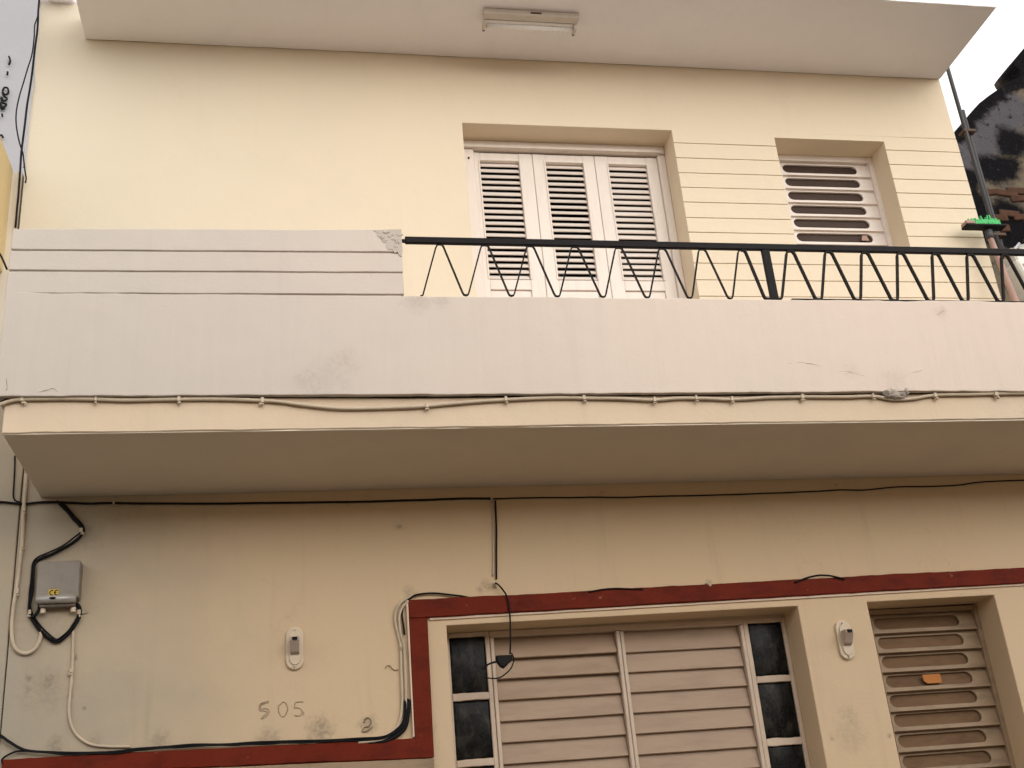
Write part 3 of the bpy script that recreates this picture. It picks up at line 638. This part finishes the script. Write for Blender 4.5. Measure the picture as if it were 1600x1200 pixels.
for u, v in ((575, 775), (940, 770), (1306, 758), (545, 790), (625, 823), (1103, 912), (1107, 915)):
    p = at(u, v); m = MB(); m.tube([(p.x, .0, p.z), (p.x, -.022, p.z - .002)], .0045, 7); m.blob((p.x, -.022, p.z - .002), .009, .006, .009, u, 5, .3)
    t = tag(m.build('wall_nail', M_CONDUIT), {575: 'painted over nail stub just above the thick black cable, left of the drop wire', 940: 'painted over nail stub just above the thin wire, near the middle of the wall', 1306: 'painted over nail stub above the thin wire, above the right lower window', 545: 'painted over nail stub just below the thick black cable', 625: 'lone nail stub in bare cream wall below the thick cable', 1103: 'upper one of two tiny nail stubs on top of the red band', 1107: 'lower one of two tiny nail stubs on top of the red band'}[u], 'nail', 'nail stubs in the lower wall')
cable('drop_wire', -.010, [(774, 782), (775.5, 820), (775.5, 860), (775.5, 905)], .0050, M_CABLE, 'short dark wire dropping straight down to a ring above the red band', wig=.001, clips=[(773, 912)])
cable('drop_sheath', -.006, [(769, 784), (770, 830), (770.5, 870), (770, 900)], .0045, M_CONDUIT, 'cream painted sheath running beside the dark drop wire', wig=.001)
o = cable('hanging_wire', -.034, [(773, 911), (778, 913), (786, 922), (792, 932), (795, 945), (797, 965), (797.5, 985), (797.5, 1005), (797, 1022)], .0046, M_CABLE, 'loose dark wire hanging across the red band in front of the louvres', wig=.0015)
pl = thing('cable_connector', at(788, 1034, -.03), 'black wedge shaped cable connector hanging before the left louvres', 'connector')
w = [(774, 1025), (801, 1024), (800, 1031), (794, 1038), (787, 1045), (781, 1042), (776, 1035)]
MB().prism([(p.x, p.z) for p in line(-.03, *w)][::-1], -.055, -.015).build('plug_body', M_CABLE, pl, bevel=.008, segs=2)
MB().tube(catmull(line(-.035, (776, 1034), (768, 1036), (760, 1040), (754, 1047)), 5), .005, 7).build('lead', M_CABLE, pl, smooth=True)
MB().tube(catmull(line(-.032, (756, 1058), (768, 1060), (780, 1059), (791, 1052), (799, 1043), (803, 1030), (799, 1020)), 5), .0036, 7).build('lead', M_CABLE, pl, smooth=True)
cable('box_feed_cable', -.014, [(92, 786), (98, 792), (106, 800), (114, 810), (123, 819), (128, 828), (126, 837), (115, 847), (98, 857), (78, 867), (62, 874), (54, 882), (51, 900), (48, 930), (46, 955), (54, 973), (68, 990), (87, 1003), (104, 993), (117, 977), (124, 962), (124, 951), (117, 944), (104, 942), (96, 940)], .0085, M_CABLE,
      'bundle of black cables bending down and looping round under the grey box', clips=[(127, 829), (124, 957), (47, 957)], wig=.003, strands=[(.008, .006, .005), (-.005, .010, .0045)])
MB_ = cable('box_stub_cable', -.03, [(62, 944), (61, 952), (56, 960), (50, 965)], .009, M_CABLE, 'short black cable end leaving the foot of the grey box on its left', wig=.001)
cable('conduit', -.012, [(41, 742), (40, 760), (37.5, 790), (36, 820), (34, 855), (30, 890), (26, 918), (21, 950), (18, 980), (20, 1004), (28, 1017), (40, 1021), (52, 1016), (60, 1005), (64, 993), (64, 984)], .0098, M_CONDUIT,
      'cream painted cable at the far left, hooking up beside the grey box', clips=[(38, 797), (35, 852), (28, 924)], wig=.002)
cable('corner_wire', -.006, [(23.5, 712), (23, 735), (21.5, 760), (21, 775), (24, 782), (32, 785)], .0040, M_CABLE, 'short black wire dropping from the left end of the balcony soffit', wig=.001)
cable('side_conduit', -.008, [(114, 985), (114, 1010), (113, 1040), (112, 1065), (109.5, 1090), (108, 1110), (110, 1128), (117, 1144), (130, 1157), (146, 1164), (170, 1166.5), (205, 1167)], .0072, M_CONDUIT,
      'cream cable running straight down below the grey box and curving right onto the red band', clips=[(112, 1048)], wig=.002)
cable('band_cable', -.022, [(-30, 1137), (0, 1149), (12, 1157), (30, 1168), (46, 1173), (75, 1175), (110, 1176), (150, 1175.5), (185, 1174), (215, 1170), (260, 1167), (300, 1164), (350, 1163), (400, 1160), (450, 1158.5), (500, 1157), (560, 1154), (595, 1152), (612, 1146), (626, 1134), (632, 1118), (633, 1095)], .0060, M_CABLE,
      'black cable lying along the lower red band and turning up at its corner', wig=.003, strands=[(.0, -.008, .004)])
cable('corner_shade_bundle', -.012, [(572, 1159), (596, 1156), (612, 1151), (623, 1143), (631, 1131), (635, 1112), (635, 1092)], .0125, M_CABLE, 'black cable bundle thickened to fill the shadow in the inner corner of the red band', wig=.002, strands=[(.010, -.006, .010)])  # extra thick black strands stand in for the shadow wedge at this corner
cable('low_loop_wire', -.022, [(4, 1194), (3, 1187), (12, 1180), (28, 1174), (50, 1174)], .0045, M_CABLE, 'small black wire looping round the left end of the lower red band', wig=.001)
cable('corner_conduit', -.012, [(540, 1157), (575, 1155), (598, 1151), (614, 1142), (624, 1128), (628, 1105), (628, 1070), (627, 1035), (626, 1008), (622, 990), (618, 972), (618, 957), (624, 944), (634, 936), (646, 931)], .0075, M_CONDUIT,
      'outer one of two cream cables following the vertical red band round its corner', clips=[(626, 1009)], wig=.002)
cable('corner_conduit', -.020, [(560, 1160), (590, 1157), (608, 1150), (622, 1138), (631, 1122), (634, 1100), (633.5, 1060), (632, 1020), (630, 1006), (626, 992), (624, 975), (624, 962), (629, 949), (638, 939)], .0068, M_CONDUIT,
      'inner one of two cream cables next to the vertical red band', wig=.002)
cable('top_band_wire', -.016, [(632, 992), (630, 975), (628, 958), (633, 943), (645, 932), (660, 928), (680, 927), (700, 929), (718, 931), (735, 934)], .0052, M_CABLE, 'black wire curling over the top left corner of the red band', wig=.001)
cable('arched_wire', -.031, [(1242, 910), (1250, 907), (1264, 902), (1280, 899), (1295, 899.5), (1308, 902), (1320, 905)], .0055, M_CABLE, 'short black wire arching above the red band near the right lower window', wig=.0)
cable('band_top_wire', -.028, [(920, 925), (942, 921), (962, 919.5), (985, 920), (1005, 921)], .0042, M_CABLE, 'short dark wire resting on top of the red band in the middle', wig=.001)
cable('stray_wire', -.006, [(602, 1045), (604, 1041), (609, 1040), (612, 1044), (617, 1047), (622, 1046)], .0020, M_GRIME, 'tiny curled stray wire on the wall left of the vertical red band', wig=.0)
cable('bonding_wire', -.008, [(126, 957), (131, 958), (137, 956), (135, 953)], .0030, M_CONDUIT, 'tiny wire tail sticking out right of the black loop under the grey box', wig=.0)
m = MB()
for k in range(3): m.tube(catmull(line(-.004, (568 + k, 1129), (571, 1122 + k), (577, 1122), (580, 1128), (576, 1134 + k), (570, 1136), (566, 1143), (574, 1143 - k), (582, 1136)), 4), .0019, 6)
tag(m.build('wire_knot', M_GRIME), 'small knotted scrap of wire stuck on the wall above the lower red band', 'wire')

# wires down the upper left corner of the house
cable('corner_cable', -.03, [(62, -20), (61, 0), (60, 20), (59, 40), (55, 75), (51, 110), (46, 140), (41, 175), (37, 210), (34, 235), (32, 260), (29, 300), (26, 335), (24, 356)], .0062, M_CABLE, 'dark cable running down the upper left corner of the house', wig=.003)
cable('corner_loop_wire', -.05, [(61, 5), (59, 25), (54, 40), (53, 60), (50, 85), (43, 108), (36, 130), (30, 150), (26, 170), (25, 188), (27, 207), (31, 225), (36, 240), (38, 255), (39.5, 268), (41, 278), (40, 286)], .0042, M_CABLE, 'thin wire bowing out in a loop from the upper left corner of the house', wig=.002)
cable('corner_pale_wire', -.02, [(56, 70), (53, 105), (52, 130), (49, 150), (45, 180), (42, 210), (39, 240), (37, 262)], .0042, M_PALECAB, 'pale grey wire beside the dark cable at the upper left corner', wig=.003)
cable('side_wire', -.50, [(-14, 372), (-4, 390), (4, 405), (11, 421)], .0050, M_CABLE, 'thin dark wire slanting into the left end of the balcony parapet', wig=.0)

# ================================================================== RIGHT: TERRACE CLUTTER, PIPE, OLD BUILDING
pipe = thing('drainpipe', (4.73, .12, 3.8), 'thin dark grey pair of pipes rising past the right edge of the roof', 'pipe')
MB().tube([(4.716, .10, 3.8), (4.716, .10, 9.5)], .015, 10).build('pipe', M_PIPE, pipe, smooth=True)
MB().tube([(4.768, .14, 3.8), (4.768, .14, 6.35), (4.775, .145, 6.42)], .014, 10).build('pipe', M_PIPE, pipe, smooth=True)
for z in (4.6, 5.35, 6.2): MB().box(4.695, 4.79, .085, .16, z, z + .022).build('bracket', M_RUST, pipe, bevel=.003)

br = thing('broom', (4.50, -.12, 3.8), 'green headed broom standing upside down at the wall corner beyond the railing', 'broom')
hz_ = 5.275; y_ = -.12
MB().tube([(4.46, -.30, 3.82), (4.485, -.22, 4.6), (4.500, y_, 5.22)], [.024, .022, .019], 10).build('handle', M_POLE, br, smooth=True)
MB().tube([(4.499, y_ - .003, 5.19), (4.503, y_, 5.252)], .026, 10).build('ferrule', M_PIPE, br, smooth=True)
MB().bar(4.335, 4.625, y_ - .035, y_ + .035, 5.274, 5.290, .03, .003, 5).build('head_block', M_CABLE, br, bevel=.004)
m = MB(); rr = random.Random(3)
for i in range(44):
    x = 4.395 + .185 * rr.random(); yy = y_ + rr.uniform(-.028, .028); a = rr.uniform(-.4, .25)
    m.tube([(x, yy, 5.288), (x + a * .03, yy + rr.uniform(-.01, .01), 5.345 + rr.uniform(-.025, .018))], [.009, .005], 5)
m.bar(4.385, 4.585, y_ - .032, y_ + .032, 5.288, 5.326, .02, .012, 12)
m.build('bristles', M_GREEN, br)
MB().bar(4.335, 4.40, y_ - .036, y_ + .03, 5.288, 5.312, .02, .003, 9).build('end_cap', M_POLE, br, bevel=.003)

jug = thing('jerrycan', (4.84, .12, 4.75), 'off white plastic jerrycan with a tan label behind the railing at the far right', 'container')
RJ = Matrix.Rotation(math.radians(-16), 3, 'Y')
def jp(name, mat, *bxs, bevel=.02):
    m = MB()
    for b in bxs: m.box(*b)
    for i, v in enumerate(m.v): m.v[i] = RJ @ v + Vector((4.79, -.04, 4.96))
    m.build(name, mat, jug, bevel=bevel, segs=3)
jp('body', M_JUG, (-.13, .20, -.09, .12, -.16, .12), bevel=.035)
jp('shoulder', M_JUG, (-.10, .17, -.07, .10, .10, .19), bevel=.03)
jp('cap', M_TAN, (-.10, -.045, -.03, .025, .17, .225), bevel=.008)
jp('handle', M_JUG, (-.01, .13, -.015, .015, .20, .235), (-.01, .018, -.015, .015, .17, .22), (.10, .13, -.015, .015, .17, .22), bevel=.006)
jp('label', M_TAN, (-.10, -.01, -.0935, -.088, .01, .075), bevel=.001)
cr = thing('low_table', (4.9, .12, 3.8), 'dark metal stand carrying the jerrycan on the terrace', 'stand')
MB().box(4.66, 5.09, -.06, .35, 4.72, 4.75).build('top', M_RUST, cr, bevel=.003)
for x, y in ((4.69, -.03), (5.06, -.03), (4.69, .31), (5.06, .31)): MB().box(x - .014, x + .014, y - .014, y + .014, 3.80, 4.718).build('leg', M_RUST, cr)
tg = thing('cable_tangle', (4.82, .02, 5.2), 'tangle of black hose and wire heaped beside the pipe at the far right', 'cable')
rr = random.Random(8)
for k in range(6):
    m = MB(); c = Vector((4.80 + rr.uniform(-.03, .16), .0 + rr.uniform(-.05, .10), 5.20 + rr.uniform(-.10, .10))); ax = rr.uniform(0, 3.1); r0 = rr.uniform(.05, .10)
    pts = [c + Vector((math.cos(t) * r0 * math.cos(ax) + .012 * smoothn(t * 2, k), math.cos(t) * r0 * math.sin(ax), math.sin(t) * r0 * .8 + .012 * smoothn(t * 2, k + 20))) for t in [i * .25 for i in range(40)]]
    m.tube(pts, .013 if k % 2 else .019, 8); m.build('hose', M_CABLE if k else M_PIPE, tg, smooth=True)
m = MB()
for k in range(9): m.blob((4.78 + rr.uniform(-.02, .24), .05 + rr.uniform(-.04, .08), 5.15 + rr.uniform(-.14, .10)), .045, .04, .045, k * 2.2, 6, .7)
m.build('rag', M_CABLE, tg)
MB().tube([(4.60, -.10, 5.06), (4.75, -.06, 5.20)], .009, 7).build('rod', M_PALECAB, tg, smooth=True)
MB().tube([(4.98, .33, 3.81), (4.98, .33, 5.1)], .02, 8).build('support', M_PIPE, tg, smooth=True)

old = thing('old_building', (7.2, 3.5, 0), 'blackened crumbling old building with a curved gable beyond the right end of the house', 'building')
prof = [(1640, 30), (1618, 55), (1600, 75), (1588, 90), (1583, 97), (1586, 103), (1592, 109), (1596, 117), (1590, 121.5), (1582, 125), (1575, 129), (1566, 134.5), (1558, 140), (1545, 149), (1531, 160), (1520, 172), (1510, 184), (1494, 204), (1484, 222), (1470, 260)]
arch = [(5.0, 0), (10.5, 0), (10.5, 9.6)] + [(p.x, p.z) for p in line(2.0, *prof)] + [(5.0, 6.4)]
m = MB(); m.box(5.0, 10.5, 2.36, 5.0, 0, 5.2); m.build('rear_wall', M_MOULD, old)
m = MB(); m.prism(arch, 2.0, 2.35)
ow = m.build('wall', M_MOULD, old, bevel=.012, segs=2)
rr = random.Random(21)
for row in range(5):
    for k in range(4):
        u = 1550 + k * 17 + rr.uniform(-4, 4) + row * 4; v = 300 + row * 14 - k * 9 + rr.uniform(-3, 3)
        if rr.random() < .62 or v < 292: continue
        p = at(u, v, 2.0); L, Hh = rr.uniform(.07, .11), rr.uniform(.03, .038)
        m = MB(); m.box(-L, L, -.03, .02, -Hh, Hh)
        for i, vv in enumerate(m.v): m.v[i] = Matrix.Rotation(rr.uniform(-.02, .02), 3, 'Y') @ vv + Vector((rr.uniform(-.004, .004), rr.uniform(-.004, .004), rr.uniform(-.004, .004)))
        obj('brick', m.mesh('brick', .008), M_BRICK, old, (p.x, 2.012, p.z), Matrix.Rotation(rr.uniform(-.12, .12), 3, 'Y'))

# ================================================================== LEFT: NEIGHBOURS
nb = thing('neighbour_house', (-2.6, 0, 0), 'grey plastered neighbouring house with a yellow balcony at the left edge', 'house')
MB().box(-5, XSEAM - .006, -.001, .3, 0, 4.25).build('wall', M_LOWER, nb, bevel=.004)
MB().box(-5, XL - .012, .004, .3, 4.252, 5.60).build('upper_wall', M_NEIGH, nb, bevel=.004)
m = MB(); m.box(-5, -1.538, -.70, .0, 4.93, 5.612); m.build('balcony', M_YELLOW, nb, bevel=.006, label='yellow plastered balcony front')
wb = thing('white_building', (-4.0, 3.2, 0), 'tall white gable wall of a building set back at the left edge', 'building')
MB().box(-9, -1.0, 3.0, 3.4, 0, 14).build('wall', M_WHITE, wb, bevel=.01)
loops = [[(4, 142), (7, 137), (12, 138), (13, 145), (8, 148), (4, 144), (6, 150), (11, 154), (6, 158), (2, 152), (3, 160), (10, 163), (4, 168), (0, 160), (2, 170), (8, 169)], [(14, 88), (16, 95), (14, 101)], [(12, 112), (11.5, 117)], [(3, 178), (4, 182)], [(-2, 214), (2, 211), (5, 215)]]
scr = thing('wire_scroll', at(8, 150, 2.97), 'small black curled scroll of wire fixed on the white gable at the far left', 'wire')
for L in loops: MB().tube(catmull(line(2.97, *L), 5), .009, 6).build('wire', M_CABLE, scr, smooth=True)
